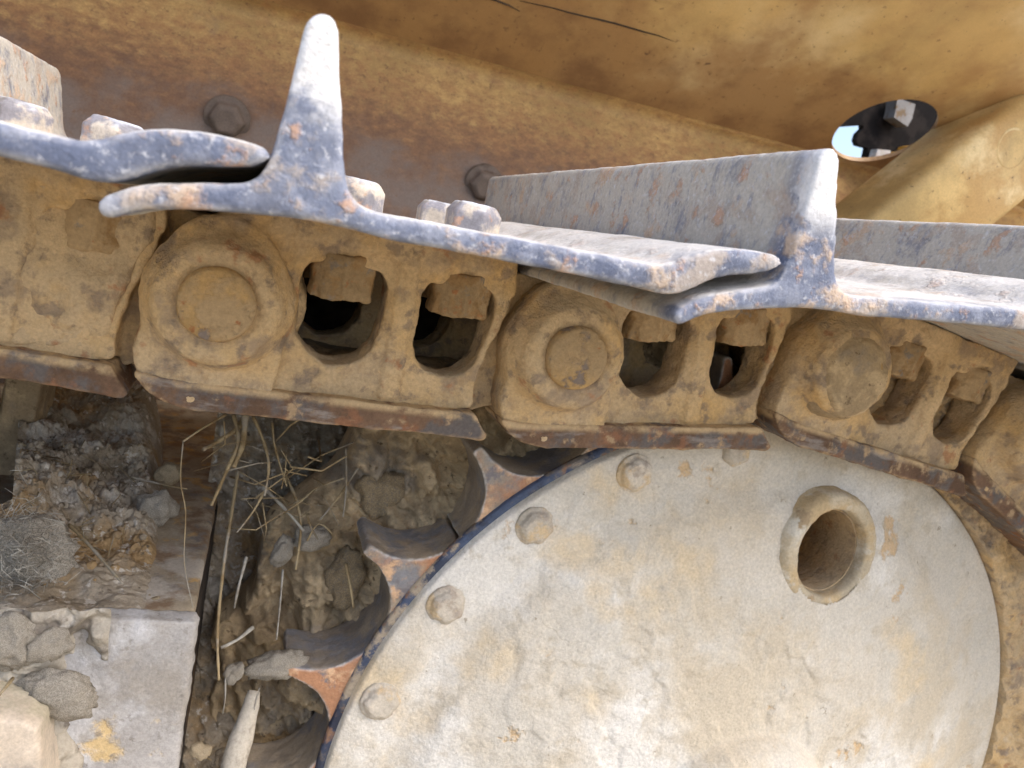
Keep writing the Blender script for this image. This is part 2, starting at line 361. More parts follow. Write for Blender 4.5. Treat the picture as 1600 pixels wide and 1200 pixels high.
prof = [(150,320),(156,309),(200,293),(260,285),(330,284),(378,286),(400,278),(414,262),(425,238),(440,190),(455,130),(469,70),(478,34),(487,20),(503,17),(519,21),(527,34),(530,70),(533,130),(536,200),(539,260),(546,296),(560,318),(585,330),(620,338),(700,352),(780,367),(900,390),(1000,409),(1035,414),(1060,409),(1085,398),(1120,390),(1160,389),(1200,395),(1221,402),(1226,411),(1212,422),(1180,427),(1140,431),(1105,441),(1068,459),(1040,461),(1000,451),(900,430),(760,402),(640,380),(600,372),(560,362),(520,351),(470,343),(420,337),(370,334),(300,328),(240,328),(200,333),(168,342),(153,336)]
bm = bmesh.new(); bm_prism(bm, [spline([loc1(*p, YS) for p in prof], .003)], YS-YL, YE-YL)
SHOE = cast(bm, .0017, 5, ((.03, .0012), (.008, .0008)))
ZT = loc1(780, 367, YS)[1]

mm = lambda L: [(a/1000, b/1000) for a, b in L]
slot1 = mm([(38,20),(41,26),(78,27),(82,20),(82,0),(80,-12),(73,-22),(63,-26),(54,-26),(44,-20),(38,-12),(37,0)])
slot2 = mm([(99.5,18),(103,26),(138,27),(142.5,20),(142,4),(137,-14),(130,-22),(120,-25),(110,-23),(103,-18),(99.5,-8)])
boss = mm([(-12,38),(-24,28),(-32,12),(-34.5,-4),(-34.5,-18),(-36,-26),(-35,-38),(-29,-48),(-20,-53),(-8,-56),(24,-55),(31,-42),(33,-20),(34,0),(30,20),(18,35),(4,41)])
web = mm([(-10,36),(0,46),(150,48.5),(153,30),(148,8),(141,-8),(139,-40),(120,-46),(-10,-46)])
bm = bmesh.new()
bm_prism(bm, [web, slot1, slot2], .003, .031)
bm_prism(bm, [spline(boss, .003)], -.004, .030)
bm_lathe(bm, [(0, .03), (.037, .03), (.036, -.003), (.0310, -.012), (.0290, -.0165), (.0268, -.0185), (.0205, -.0192), (.0192, -.0165), (0, -.0165)], 64)
bm_prism(bm, [mm([(138,40),(186,38),(186,-36),(160,-40),(141,-46),(139,-20),(146,8)])], .017, .034)
bm_lathe(bm, [(0, .014), (.030, .014), (.036, .018), (.036, .034), (0, .034)], 48, (.189, 0))
bm_box(bm, (.086, .000, -.04), (.096, .02, .046))      # pillar between the two openings
bm_box(bm, (.0, .0, .036), (.15, .02, .048))
LINK = cast(bm, .0016, 10, ((.026, .0042), (.008, .0018), (.0035, .0007)))
bm = bmesh.new()
bm_prism(bm, [mm([(-35.2,-40),(-34,-43),(-29,-49.5),(-20,-54.3),(-8,-57),(147,-57),(149.5,-54.5),(139.5,-41.5),(120,-42),(60,-42),(-20,-42.5)])], -.0050, .036)
RAIL = cast(bm, .0014, 5, ((.024, .0018), (.007, .0013), (.003, .0005)))
bm = bmesh.new()
bm_lathe(bm, [(0, .15), (.0180, .15), (.0180, .0), (.0180, -.0192), (.0172, -.0216), (.0160, -.0222), (.012, -.0224), (.008, -.0226), (.004, -.0225), (0, -.0224)], 64)
PIN = cast(bm, None, 0, ((.012, .0012),))
bm = bmesh.new(); bm_lathe(bm, [(0, .031), (.024, .031), (.024, .093), (0, .093)], 40); BUSH = cast(bm, None, 0)
def hexmesh(r, z0, z1, cap, vox, sm, disp):
    bm = bmesh.new(); bm_hex(bm, r, z0, z1, ph=R(30), cap=cap); return cast(bm, vox, sm, disp)
NUT = hexmesh(.0188, 0, .024, 0, .0012, 9, ((.012, .0046), (.005, .0022), (.002, .0008)))
HEAD = hexmesh(.0160, 0, .016, .005, .0011, 6, ((.01, .0012), (.004, .0006)))
bm = bmesh.new(); bm_box(bm, (-.01, .028, -.046), (.16, .10, -.029)); MUDF = cast(bm, .003, 4, ((.03, .010), (.01, .004)))

bm = bmesh.new(); bm_prism(bm, [spline(mm([(20,-38),(20,40),(90,44),(140,42),(146,20),(138,-10),(132,-36),(80,-40)]), .004)], .002, .026); CAKE = cast(bm, .0022, 6, ((.035, .014), (.012, .005), (.004, .0015)))
bm = bmesh.new(); bm_box(bm, (.03, .122, -.045), (.15, .134, .046)); SHD = cast(bm, .003, 4, ((.03, .010), (.01, .004)))  # dark sheet put behind the link windows for the shade in there
bm = bmesh.new(); bm_lathe(bm, [(0, -.0235), (.012, -.0245), (.022, -.022), (.030, -.012), (.036, .004), (0, .004)], 40, (0, -.002)); PCAP = cast(bm, .002, 4, ((.02, .005), (.006, .002)))
seg_labels = [None,
    'worn steel track segment at the left edge, flat overlapping plate above a muddy link',
    'track segment with the tall upright grouser seen end-on and two open link windows',
    'middle track segment whose grouser runs back as a wide grey wall, above the sprocket bolts',
    'track segment tilting down over the round hub pipe, its mud covered pin boss bulging',
    'last track segment curving down at the right edge over the sprocket', None]
names = []
proto = None
def make_segment():
    root = thing('track_segment', None, None, (0, 0, 0))
    sh = link_obj('track_shoe', SHOE, M_shoe, root)
    for yy in (.015, .109):
        for xx in (.0585, .1235):
            link_obj('bolt_head', HEAD, M_bolt, sh, (xx, yy, ZT-.001), (0, 0, random.uniform(0, 1)))
    lk = link_obj('link', LINK, M_link, root)
    link_obj('rail', RAIL, M_rail, lk); link_obj('pin', PIN, M_pin, lk)
    for xx, zz in ((.0585, .0085), (.1235, .0095)): link_obj('nut', NUT, M_nut, lk, (xx, .0165, zz))
    lk2 = link_obj('link', LINK, M_link, root, (0, 2*CEN, 0)); lk2.scale = (1, -1, 1)
    r2 = link_obj('rail', RAIL, M_rail, lk2)
    for xx, zz in ((.0585, .0085), (.1235, .0095)): link_obj('nut', NUT, M_nut, lk2, (xx, .0165, zz))
    link_obj('bushing', BUSH, M_pin, root)
    return root
def copy_tree(o, parent=None):
    c = o.copy(); COL.objects.link(c)
    if parent: c.parent = parent
    for ch in o.children: copy_tree(ch, c)
    return c
proto = make_segment(); bpy.context.view_layer.update()
lab = ['worn steel track segment beyond the left edge'] + seg_labels[1:6] + ['track segment below the right edge']
for k, (p, a) in enumerate(SEG):
    o = proto if k == 0 else copy_tree(proto)
    o.location = (p.x, YL, p.z); o.rotation_euler = (0, -R(a), 0)
    tag(o, lab[k], 'track segment', 'linked segments of the crawler track')
    if k in (1, 2): link_obj('packed_mud', MUDF, M_mud, o)
    link_obj('slot_shade', SHD, M_dark, o)  # painted shade inside the link windows
    if k == 1: link_obj('mud_cake', CAKE, M_link, o)
    if k == 4: link_obj('mud_cake', PCAP, M_mud, o)

# ------------------------------------------------------------------ sprocket
C = U(1092.1, 1222.1, .44); TA = math.degrees(math.atan2(*(lambda q: (q.z-C.z, q.x-C.x))(U(573, 862, .44)))); TP = 15.65
spr = thing('drive_sprocket', 'mud covered drive sprocket with bolted hub cover and toothed steel rim', 'sprocket', (C.x, 0, C.z))
RT, RR, RD, RI = .3435, .2995, .2976, .262
def tooth_r(a):      # toothed outline at angle a (degrees): round pockets between narrow tips
    u = ((a-TA)/TP) % 1.0; ph = R(abs(u-.5)*TP); D, q = .3423, .0427
    k = q*q-(D*math.sin(ph))**2
    return min(RT, D*math.cos(ph)-math.sqrt(k)) if k > 0 else RT
J0 = TA-TP*.5+0.4
for k in range(5):
    s0 = J0+TP*5*(k-2)
    sp = TP*(3 if k == 4 else 5)-.44
    out = [(tooth_r(s0+.22+sp*i/400), s0+.22+sp*i/400) for i in range(401)]
    inn = [(RI, s0+.22+sp*i/40) for i in range(40, -1, -1)]
    bm = bmesh.new(); bm_prism(bm, [[(r*math.cos(R(a)), r*math.sin(R(a))) for r, a in out+inn]], .443, .492)
    link_obj('sprocket_segment', cast(bm, .0016, 5, ((.02, .0018), (.006, .0010))), M_spr, spr)
# bare steel edge of the carrier disc
bm = bmesh.new(); bm_lathe(bm, [(.285, .4395), (RD+.0035, .4395), (RD+.0045, .443), (RD+.0045, .4445), (.285, .4445), (.285, .4395)], 240)
link_obj('rim', cast(bm, None, 0), M_rim, spr)
tp = U(1300, 864, .4125); TPX, TPZ = tp.x-C.x, tp.z-C.z
# dished hub cover caked in dried mud, built as a polar grid with flakes
prof_h = [(0, .372), (.05, .372), (.068, .374), (.074, .380), (.080, .394), (.10, .397), (.15, .402), (.20, .411), (.235, .420), (.250, .428), (.258, .4305), (.285, .4325), (.2955, .434), (.2975, .437), (.2976, .4425)]
def hub_y(r):
    for (r0, y0), (r1, y1) in zip(prof_h, prof_h[1:]):
        if r <= r1: return y0+(y1-y0)*(r-r0)/max(r1-r0, 1e-6)
    return prof_h[-1][1]
bm = bmesh.new(); NR, NA = 220, 900; a_lo, a_hi = 0, 360; rings = []
for i in range(NR+1):
    r = RD*(i/NR) if i < NR else RD; row = []
    y0 = hub_y(r)
    for j in range(NA+1):
        a = R(a_lo+(a_hi-a_lo)*j/NA); X, Z = r*math.cos(a), r*math.sin(a)
        if i < NR-3:
            v = Vector((X, 0, Z))
            fl = noise.noise(v*11+Vector((3, 1, 7)))+.5*noise.noise(v*31)+.22*noise.noise(v*80)
            h = .0013*(1/(1+math.exp(-fl*60)))+.0007*(1/(1+math.exp(-(noise.noise(v*23+Vector((9, 9, 2)))+.5*noise.noise(v*66)-.12)*50)))
            h += .0005*noise.fractal(v*14, 1, 2, 4)+.0005*noise.fractal(v*120, .8, 2, 3)
            y = y0-h*(min(1, (RD-r)/.02))
        else: y = y0
        row.append(bm.verts.new((X, y, Z)))
    rings.append(row)
for p, q in zip(rings, rings[1:]):
    for j in range(NA):
        m_ = (p[j].co+q[j+1].co)/2
        if math.hypot((m_.x-TPX)/.95, m_.z-TPZ) > .037: bm.faces.new((p[j], p[j+1], q[j+1], q[j]))
bmesh.ops.remove_doubles(bm, verts=list(dict.fromkeys(rings[0]+[q_ for r_ in rings for q_ in (r_[0], r_[-1])])), dist=1e-6)
bmesh.ops.recalc_face_normals(bm, faces=bm.faces[:])
me = bpy.data.meshes.new('hub'); bm.to_mesh(me); bm.free(); me.shade_smooth()
link_obj('hub_cover', me, M_hub, spr)
BA = math.degrees(math.atan2(*(lambda q: (q.z-C.z, q.x-C.x))(U(838, 825, .43))))
HB = None
bm = bmesh.new(); bm_hex(bm, .0120, 0, .0065, n=6, cap=.0025); bm_hex(bm, .0138, -.004, .0012, n=20); HB = cast(bm, .0009, 5, ((.008, .0016), (.003, .0009)))
for k in range(-2, 5):
    a = R(BA+TP*k)
    link_obj('hub_bolt', HB, M_hubbolt, spr, (.2795*math.cos(a), .4325, .2795*math.sin(a)), (R(90), random.uniform(0, 1), 0))
# pipe
tb = Matrix.Translation((tp.x-C.x, .4115, tp.z-C.z)) @ Matrix.Rotation(R(4), 4, 'Z') @ Matrix.Rotation(R(-6), 4, 'X') @ Matrix.Diagonal((.95, 1, .97, 1))
bm = bmesh.new(); bm_lathe(bm, [(.0325, .10), (.0325, .004), (.0340, .000), (.038, -.0015), (.0435, 0), (.0466, .004), (.0474, .010), (.0485, .014), (.0485, .10), (.0325, .10)], 72)
link_obj('pipe', cast(bm, .0016, 3, ((.02, .0025), (.006, .0012))), M_pipe, spr).matrix_local = tb
bm = bmesh.new(); bm_lathe(bm, [(0, .075), (.034, .075), (.034, .09), (0, .09)], 40)
bm2 = bmesh.new(); bm_lathe(bm2, [(.0312, .008), (.0312, .08), (.0330, .08), (.0330, .008), (.0312, .008)], 60); link_obj('pipe_bore', cast(bm2, None, 0, ((.01, .0015),)), M_link, spr).matrix_local = tb
link_obj('pipe_bottom', cast(bm, .002, 2, ((.02, .006),)), M_link, spr).matrix_local = tb
# mud packed between and behind the teeth
def mud_ring(name, a0, a1, r0, r1, y0, y1, amp, par, mat=None, lmp=34):
    bm = bmesh.new(); rows = []
    na = int(abs(a1-a0)*4.5); nr = 70
    for i in range(nr+1):
        u = i/nr; row = []
        for j in range(na+1):
            a = R(a0+(a1-a0)*j/na); rr = r0+(r1-r0)*u*(1+.16*noise.noise(Vector((math.cos(a)*9, math.sin(a)*9, 4))))
            X, Z = rr*math.cos(a), rr*math.sin(a); v = Vector((X, 0, Z))
            y = y0+(y1-y0)*u**1.4-lumpy(v, lmp, amp)
            row.append(bm.verts.new((X, y, Z)))
        rows.append(row)
    rows.insert(0, [bm.verts.new((v.co.x, y0+.03, v.co.z)) for v in rows[0]])
    back = [bm.verts.new((v.co.x, max(y0, y1)+.03, v.co.z)) for v in rows[-1]]
    rows.append(back)
    for p, q in zip(rows, rows[1:]):
        for j in range(na): bm.faces.new((p[j], p[j+1], q[j+1], q[j]))
    bmesh.ops.recalc_face_normals(bm, faces=bm.faces[:])
    me = bpy.data.meshes.new('mud'); bm.to_mesh(me); bm.free(); me.shade_smooth()
    return link_obj(name, me, mat or M_mud, par)
mud_ring('packed_mud', 95, 215, .27, .372, .484, .545, .020, spr, None, 40)
mud_ring('packed_mud', -75, 88, .2982, .385, .4345, .430, .007, spr, M_link, 30)

# ------------------------------------------------------------------ hull
n = Vector((.011, -.52, -.854)).normalized(); HP = U(1380, 203, .85)
ray = lambda px, py: (U(px, py, 1.0)-Vector((0, 0, H)))
def on_panel(px, py):
    r = ray(px, py); o = Vector((0, 0, H)); return o+r*((HP-o).dot(n)/r.dot(n))
cr = on_panel(1000, 180); YC, ZC = cr.y, cr.z
tv = Vector((0, -.854, .52))       # up the overhanging sheet
hull = thing('hull_panel', 'faded yellow machine hull with rust, scratches and a round hole, behind the track', 'machine hull', (HP.x, YC, ZC))
def sheet(name, sec, X0, X1, mat, nx=2):
    "sheet extruded along X from a section of (y,z), 6 mm thick"
    bm = bmesh.new(); pts = spline(sec, .008, False); N = len(pts); rows = []
    nr = []
    for i in range(N):
        t = (pts[min(i+1, N-1)]-pts[max(i-1, 0)]).normalized(); nr.append(Vector((-t.y, t.x)))
    loop = pts+[p+q*.006 for p, q in zip(pts[::-1], nr[::-1])]
    for i in range(nx+1):
        X = X0+(X1-X0)*i/nx; rows.append([bm.verts.new((X, p[0], p[1])) for p in loop])
    for a, b in zip(rows, rows[1:]):
        for k in range(len(loop)): bm.faces.new((a[k], a[(k+1) % len(loop)], b[(k+1) % len(loop)], b[k]))
    bm.faces.new(rows[0]); bm.faces.new(rows[-1][::-1]); bmesh.ops.recalc_face_normals(bm, faces=bm.faces[:])
    me = bpy.data.meshes.new(name); bm.to_mesh(me); bm.free(); me.shade_smooth()
    return me
# upper sheet with the round hole, as a prism turned into its plane
hx, hv = HP.x-HP.x, (HP-cr).dot(tv)
hole = [(hx+.0625*math.cos(2*math.pi*k/48), hv+.0625*math.sin(2*math.pi*k/48)) for k in range(48)]
bm = bmesh.new(); bm_prism(bm, [[(-2, .02), (1.2, .02), (1.2, .46), (-2, .46)], hole], 0, .006)
me = bpy.data.meshes.new('s'); bm.to_mesh(me); bm.free()
bas = Matrix((Vector((1, 0, 0)), -n, tv)).transposed().to_4x4()
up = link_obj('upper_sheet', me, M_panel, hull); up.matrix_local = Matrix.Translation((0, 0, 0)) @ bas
# rounded valley and side sheet
sec = [(tv.y*.022, tv.z*.022), (tv.y*.012+.001, tv.z*.012), (.0005, -.002), (-.004, -.012), (-.012, -.03), (-.035, -.085), (-.06, -.16), (-.07, -.25), (-.07, -.75)]
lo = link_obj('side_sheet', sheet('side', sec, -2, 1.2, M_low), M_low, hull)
gx = U(0, 690, .62).x-.07
bm = bmesh.new(); bm_box(bm, (gx-.012-HP.x, -.50, -.75), (gx-HP.x, -.075, -.26)); link_obj('light_blocker', cast(bm, None, 0), M_dark, hull).data.shade_flat()  # added dark plate, blocks light from the open left end
# scratches: shallow gouges with raised dark edges
def gouge(a, b, w, mat):
    pa, pb = on_panel(*a), on_panel(*b); bm = bmesh.new(); k = 14
    pts = [pa.lerp(pb, i/k)+n*.0004+tv*(.004*math.sin(i/k*3.0)+.0006*random.uniform(-1, 1)) for i in range(k+1)]
    bm_tube(bm, [p-Vector((HP.x, YC, ZC)) for p in pts], [w*(.25+.75*math.sin(math.pi*min(1, max(0, (i+.4)/(k+.8))))) for i in range(k+1)], 5)
    link_obj('scratch', cast(bm, None, 0), mat, hull)
gouge((812, 0), (1134, 88), .0016, M_dark); gouge((745, -6), (812, 18), .0014, M_dark); gouge((1010, 55), (1065, 80), .0008, M_dark)
gouge((1030, 0), (1098, 16), .0012, M_beam); gouge((1110, 42), (1238, 98), .0012, M_beam)
# bolts of the side sheet
bm = bmesh.new(); bm_hex(bm, .018, 0, .016, cap=.004); bm_hex(bm, .023, -.006, .003, n=24); SB = cast(bm, .002, 4, ((.01, .001),))
M_sb = weather('grimy_hull_bolt', lin(112, 98, 88), [dict(c=lin(84, 70, 60), s=40, lo=.5, hi=.62)], rough=.8)
for px, py in ((355, 185), (756, 288)):
    q = U(px, py, YC-.052); link_obj('hull_bolt', SB, M_sb, hull, q-Vector((HP.x, YC, ZC)), (R(105), 0, 0))

# dark inside of the machine, seen through the round hole
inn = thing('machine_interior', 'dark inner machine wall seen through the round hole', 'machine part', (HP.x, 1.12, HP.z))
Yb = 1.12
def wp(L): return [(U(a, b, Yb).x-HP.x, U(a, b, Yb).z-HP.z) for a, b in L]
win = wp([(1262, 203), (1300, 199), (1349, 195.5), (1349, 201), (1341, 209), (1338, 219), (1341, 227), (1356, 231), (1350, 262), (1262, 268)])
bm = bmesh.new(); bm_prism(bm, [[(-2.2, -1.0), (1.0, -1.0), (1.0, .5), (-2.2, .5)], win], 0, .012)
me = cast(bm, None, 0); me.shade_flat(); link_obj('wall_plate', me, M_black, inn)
def ipart(name, L, y0, y1, mat):
    bm = bmesh.new(); bm_prism(bm, [wp(L)], y0, y1); me = cast(bm, None, 0); me.shade_flat(); return link_obj(name, me, mat, inn)
ipart('bracket', [(1381, 156), (1409, 166), (1404, 188), (1397, 200), (1376, 186), (1379, 174)], -.03, -.006, M_grey)
ipart('yellow_edge', [(1377, 246), (1382, 240), (1398, 236), (1400, 230), (1414, 228), (1414, 233), (1396, 243)], -.025, -.005, M_yel)
ipart('grey_pad', [(1353, 252), (1358, 234), (1378, 236), (1376, 252)], -.02, -.004, M_shoe)

# slanting beam on the right
b0, b1 = U(1330, 455, .74), U(1760, 110, .74); ax = (b1-b0).normalized()
beam = thing('brace_beam', 'pale yellow slanting beam behind the track at the right edge', 'beam', b0)
bm = bmesh.new(); hw = .060
sc = []
for k in range(40):
    t = 2*math.pi*k/40; c_, s_ = math.cos(t), math.sin(t); pw = .28
    sc.append((math.copysign(abs(c_)**pw, c_)*hw, math.copysign(abs(s_)**pw, s_)*.05))
L_ = (b1-b0).length
t_ = bmesh.new(); ra = [t_.verts.new((0, q+.05, p)) for p, q in sc]; rb = [t_.verts.new((L_, q+.05, p)) for p, q in sc]
for k in range(40): t_.faces.new((ra[k], ra[(k+1) % 40], rb[(k+1) % 40], rb[k]))
t_.faces.new(ra); t_.faces.new(rb); bmesh.ops.recalc_face_normals(t_, faces=t_.faces[:]); join(bm, t_)
me = cast(bm, None, 0); me.shade_smooth()
link_obj('beam_body', me, M_beam, beam, (0, 0, 0), (0, -math.atan2(ax.z, ax.x), 0))
q = U(1582, 232, .74)-b0
bm = bmesh.new(); bm_lathe(bm, [(0, .0), (.021, 0), (.023, -.0012), (.0245, 0), (.0245, .004), (0, .004)], 40)
link_obj('plug', cast(bm, None, 0), M_beam, beam, (q.x, .0005, q.z))

# ------------------------------------------------------------------ track frame, lower left
fr = U(310, 972, .40); ZF = fr.z
tf = thing('undercarriage_beam', 'dusty grey steel undercarriage beam with flat front plate, lower left', 'machine frame', (fr.x, .40, ZF))
bm = bmesh.new(); bm_prism(bm, [[(-.5, 0), (-.002, 0), (0, -.004), (-.001, -.25), (-.5, -.25)]], 0, .012)
link_obj('front_plate', cast(bm, .002, 7, ((.05, .004), (.012, .0026), (.004, .0012))), M_frame, tf)
bm = bmesh.new(); bm_prism(bm, [[(-.5, -.002), (-.003, -.002), (-.003, -.014), (-.5, -.014)]], .012, .50)
link_obj('top_plate', cast(bm, .004, 2, ((.03, .002),)), M_rib, tf)
bm = bmesh.new(); bm_prism(bm, [[(-.014, -.014), (-.002, -.014), (-.002, -.25), (-.014, -.25)]], .012, .50)
link_obj('side_plate', cast(bm, .004, 2, ((.03, .002),)), M_dark, tf)
# upright flange behind at the far left
q0, q1 = U(22, 800, .60), U(48, 560, .60)
bm = bmesh.new(); bm_box(bm, (-.02, 0, 0), (.004, .05, .19)); fo = link_obj('upright', cast(bm, .003, 2, ((.03, .003),)), M_mud, tf, q0-Vector((fr.x, .40, ZF)), (0, R(4), 0))
# near lower left corner: edge of a second plate
gp = thing('guard_plate', 'yellowed grey guard plate with rounded edge in the bottom left corner', 'machine part', U(60, 1180, .36))
bm = bmesh.new(); bm_prism(bm, [spline([(-.12, .025), (-.02, .02), (-.004, .014), (.0, .004), (0, -.1), (-.12, -.1)], .004)], 0, .03)
link_obj('plate', cast(bm, .002, 4, ((.03, .004), (.01, .0015))), weather('yellowed_plate', lin(186, 176, 154), [dict(c=lin(196, 182, 164), s=20, lo=.46, hi=.6), dict(c=lin(198, 164, 110), s=30, lo=.57, hi=.67), dict(c=lin(150, 144, 136), s=16, lo=.5, hi=.62)], rough=.9, bump=((80, .4),)), gp)

# ------------------------------------------------------------------ soil
def relief(name, fn, nu, nv, mat):
    bm = bmesh.new(); rows = [[bm.verts.new(fn(i/nu, j/nv)) for j in range(nv+1)] for i in range(nu+1)]
    for a, b in zip(rows, rows[1:]):
        for j in range(nv): bm.faces.new((a[j], b[j], b[j+1], a[j+1]))
    bmesh.ops.recalc_face_normals(bm, faces=bm.faces[:])
    me = bpy.data.meshes.new(name); bm.to_mesh(me); bm.free(); me.shade_smooth(); return link_obj(name, me, mat)
def heap(u, w):      # dirt lying on the frame's top plate
    Y = .405+w*.31; xl = U(24, 720, Y).x+.0; xr = fr.x-.022-.035*w; xl = xl-.25*max(0, 1-w*4); X = xl+u*(xr-xl); e = max(0, (u-.80)/.2)
    back = max(0, (w-.12))
    h = .004+.055*back**1.3+.035*max(0, .72-u)*(1-w)
    h += lumpy(Vector((X, Y, 0)), 28, .013)*min(1, .35+w*2)
    h *= (1-e**2); 
    return (X, Y, ZF-.004+h-(.03 if w == 0 else 0))
tag(relief('dirt_heap', heap, 260, 330, M_soil), kind='stuff')
def crev(u, w):      # loose soil that fills the gap between frame and sprocket
    X = fr.x-.012+u*.43; Zr = ZF-.28+w*.41
    Y = .486+.20*w**1.2+.02*max(0, .25-u)*2
    v = Vector((X, 0, Zr)); Y -= lumpy(v, 26, .022)
    return (X, Y, Zr-.02*math.sin(u*9))
tag(relief('soil_fill', crev, 330, 380, M_soil), kind='stuff')

def smear(u, w):     # mud caked on the left of the front plate
    X = fr.x-.16+.118*u; Z_ = ZF+.012-.20*w
    e = min(1, (1-u)*5, u*8)*min(1, w*9)
    v = Vector((X, 0, Z_)); edge = u+.34*noise.fractal(v*18, .8, 2, 4)+.25*(w-.4)
    th = max(0, min(1, (.86-edge)*5))
    return (X, .401-(.002+.010*th)*(1 if th else 0)-lumpy(v, 40, .007)*th+(0 if th else .006), Z_)
tag(relief('mud_smear', smear, 170, 220, M_stone), kind='stuff')
# clods and stones
def clod_mesh(seed, sq=(1, 1, 1), rough=.35):
    bm = bmesh.new(); bmesh.ops.create_icosphere(bm, subdivisions=4, radius=1)
    off = Vector((seed*3.7, seed*1.3, seed*2.1))
    for v in bm.verts:
        p = v.co.copy(); k = 1+rough*noise.noise(p*1.1+off)+.5*rough*noise.noise(p*2.6+off)+.30*rough*noise.fractal(p*6+off, .7, 2, 4)+.08/(1+math.exp(-30*noise.noise(p*2.2+off*1.7)))
        k = k if noise.noise(p*.8+off*2) < .12 else k*.93
        v.co = Vector((p.x*sq[0], p.y*sq[1], p.z*sq[2]))*k
    me = bpy.data.meshes.new('clod'); bm.to_mesh(me); bm.free(); me.shade_smooth(); return me
CL = [  # px, py, Y, half size px, squash, tilt, mat, label
    (138, 692, .66, 34, (1, .7, .8), 0, 'c', 'rounded tan clod lying upright just above the flat pale clod'),
    (132, 748, .60, 60, (1, .6, .36), 14, 'c', 'flat elongated pale clod, largest on the dirt heap'),
    (70, 775, .60, 14, (1, .8, .7), 30, 'c', 'small pointed tan clod at the left end of the flat pale clod'),
    (168, 768, .59, 13, (.8, .8, 1), 0, 'c', 'small tan clod tucked under the right end of the flat pale clod'),
    (235, 950, .43, 24, (.9, .8, .9), 20, 'c', 'tan clod sitting on the top edge of the frame plate'),
    (265, 945, .44, 17, (1, .8, .7), 0, 's', 'small grey clod right of the tan clod on the plate edge'),
    (75, 1010, .385, 28, (1, .6, .9), 0, 's', 'grey clod with one flat side on the upper left of the front plate'),
    (22, 1000, .385, 36, (.8, .6, 1.3), 0, 's', 'tall brownish grey clod at the left photo border'),
    (95, 1085, .385, 52, (1.1, .4, .7), -25, 's', 'broad crumbly grey clod lower left on the front plate'),
    (245, 795, .53, 26, (1, .8, 1.0), 0, 's', 'pale grey crumbled clod on the right of the dirt heap'),
    (262, 742, .57, 17, (1, .8, 1), 0, 'c', 'small brown clod in shade at the right of the dirt heap'),
    (36, 868, .445, 66, (1.1, .45, .85), -20, 's', 'matted grey clump of dust and dry roots at the left photo border'),
    (312, 1173, .40, 16, (1, .8, .8), -20, 'c', 'small pale pebble in the crevice near the bottom edge'),
    (365, 1050, .44, 14, (.9, .8, 1.3), -30, 's', 'small grey chip at the upper end of the pale splinter'),
    (488, 840, .50, 24, (1.1, .8, .8), 0, 's', 'grey clod in the crevice beside the sprocket tooth'),
    (440, 862, .50, 18, (.8, .8, 1.4), -30, 's', 'narrow grey clod leaning in the crevice below the straw'),
    (430, 1040, .45, 34, (1.2, .7, .7), 0, 's', 'dark grey clod below the lowest visible sprocket tooth pocket'),
    (595, 770, .52, 42, (1, .7, .9), 10, 'm', 'cracked tan mud lump above the sprocket tooth'),
    (660, 770, .525, 36, (.9, .7, 1.1), -10, 'm', 'tan mud lump wedged between two sprocket teeth'),
    (535, 905, .50, 40, (.7, .7, 1.2), -20, 'm', 'smooth tan mud lump left of the bright worn tooth pocket'),
]
mt = dict(c=M_clod, s=M_stone, m=M_mud)
for i, (px, py, Y, hp, sq, tl, k, lb) in enumerate(CL):
    p = U(px, py, Y); s = hp*Y/F*1.0
    o = link_obj('dirt_clod', clod_mesh(i+1, sq), mt[k], None, p, (0, -R(tl-ROLL), 0)); o.scale = (s*1.05, s*1.05, s*1.05)
    tag(o, lb, 'clod', 'clods of dried dirt')
# crumbs: too many to count
bm = bmesh.new(); rr = random.Random(3)
for i in range(1000):
    if i < 400: q = Vector(heap(rr.random()*.9, .03+.6*rr.random()))
    else: q = Vector(crev(.05+.85*rr.random(), .05+.85*rr.random()))
    s = .0006+.0028*rr.random()**3
    t = bmesh.new(); bmesh.ops.create_icosphere(t, subdivisions=1, radius=s)
    for v in t.verts: v.co = v.co*(1+.5*noise.noise(v.co*400+q*90))
    t.transform(Matrix.Translation(q)); join(bm, t)
me = bpy.data.meshes.new('crumbs'); bm.to_mesh(me); bm.free(); me.shade_smooth()
tag(link_obj('soil_crumbs', me, M_soil), kind='stuff')

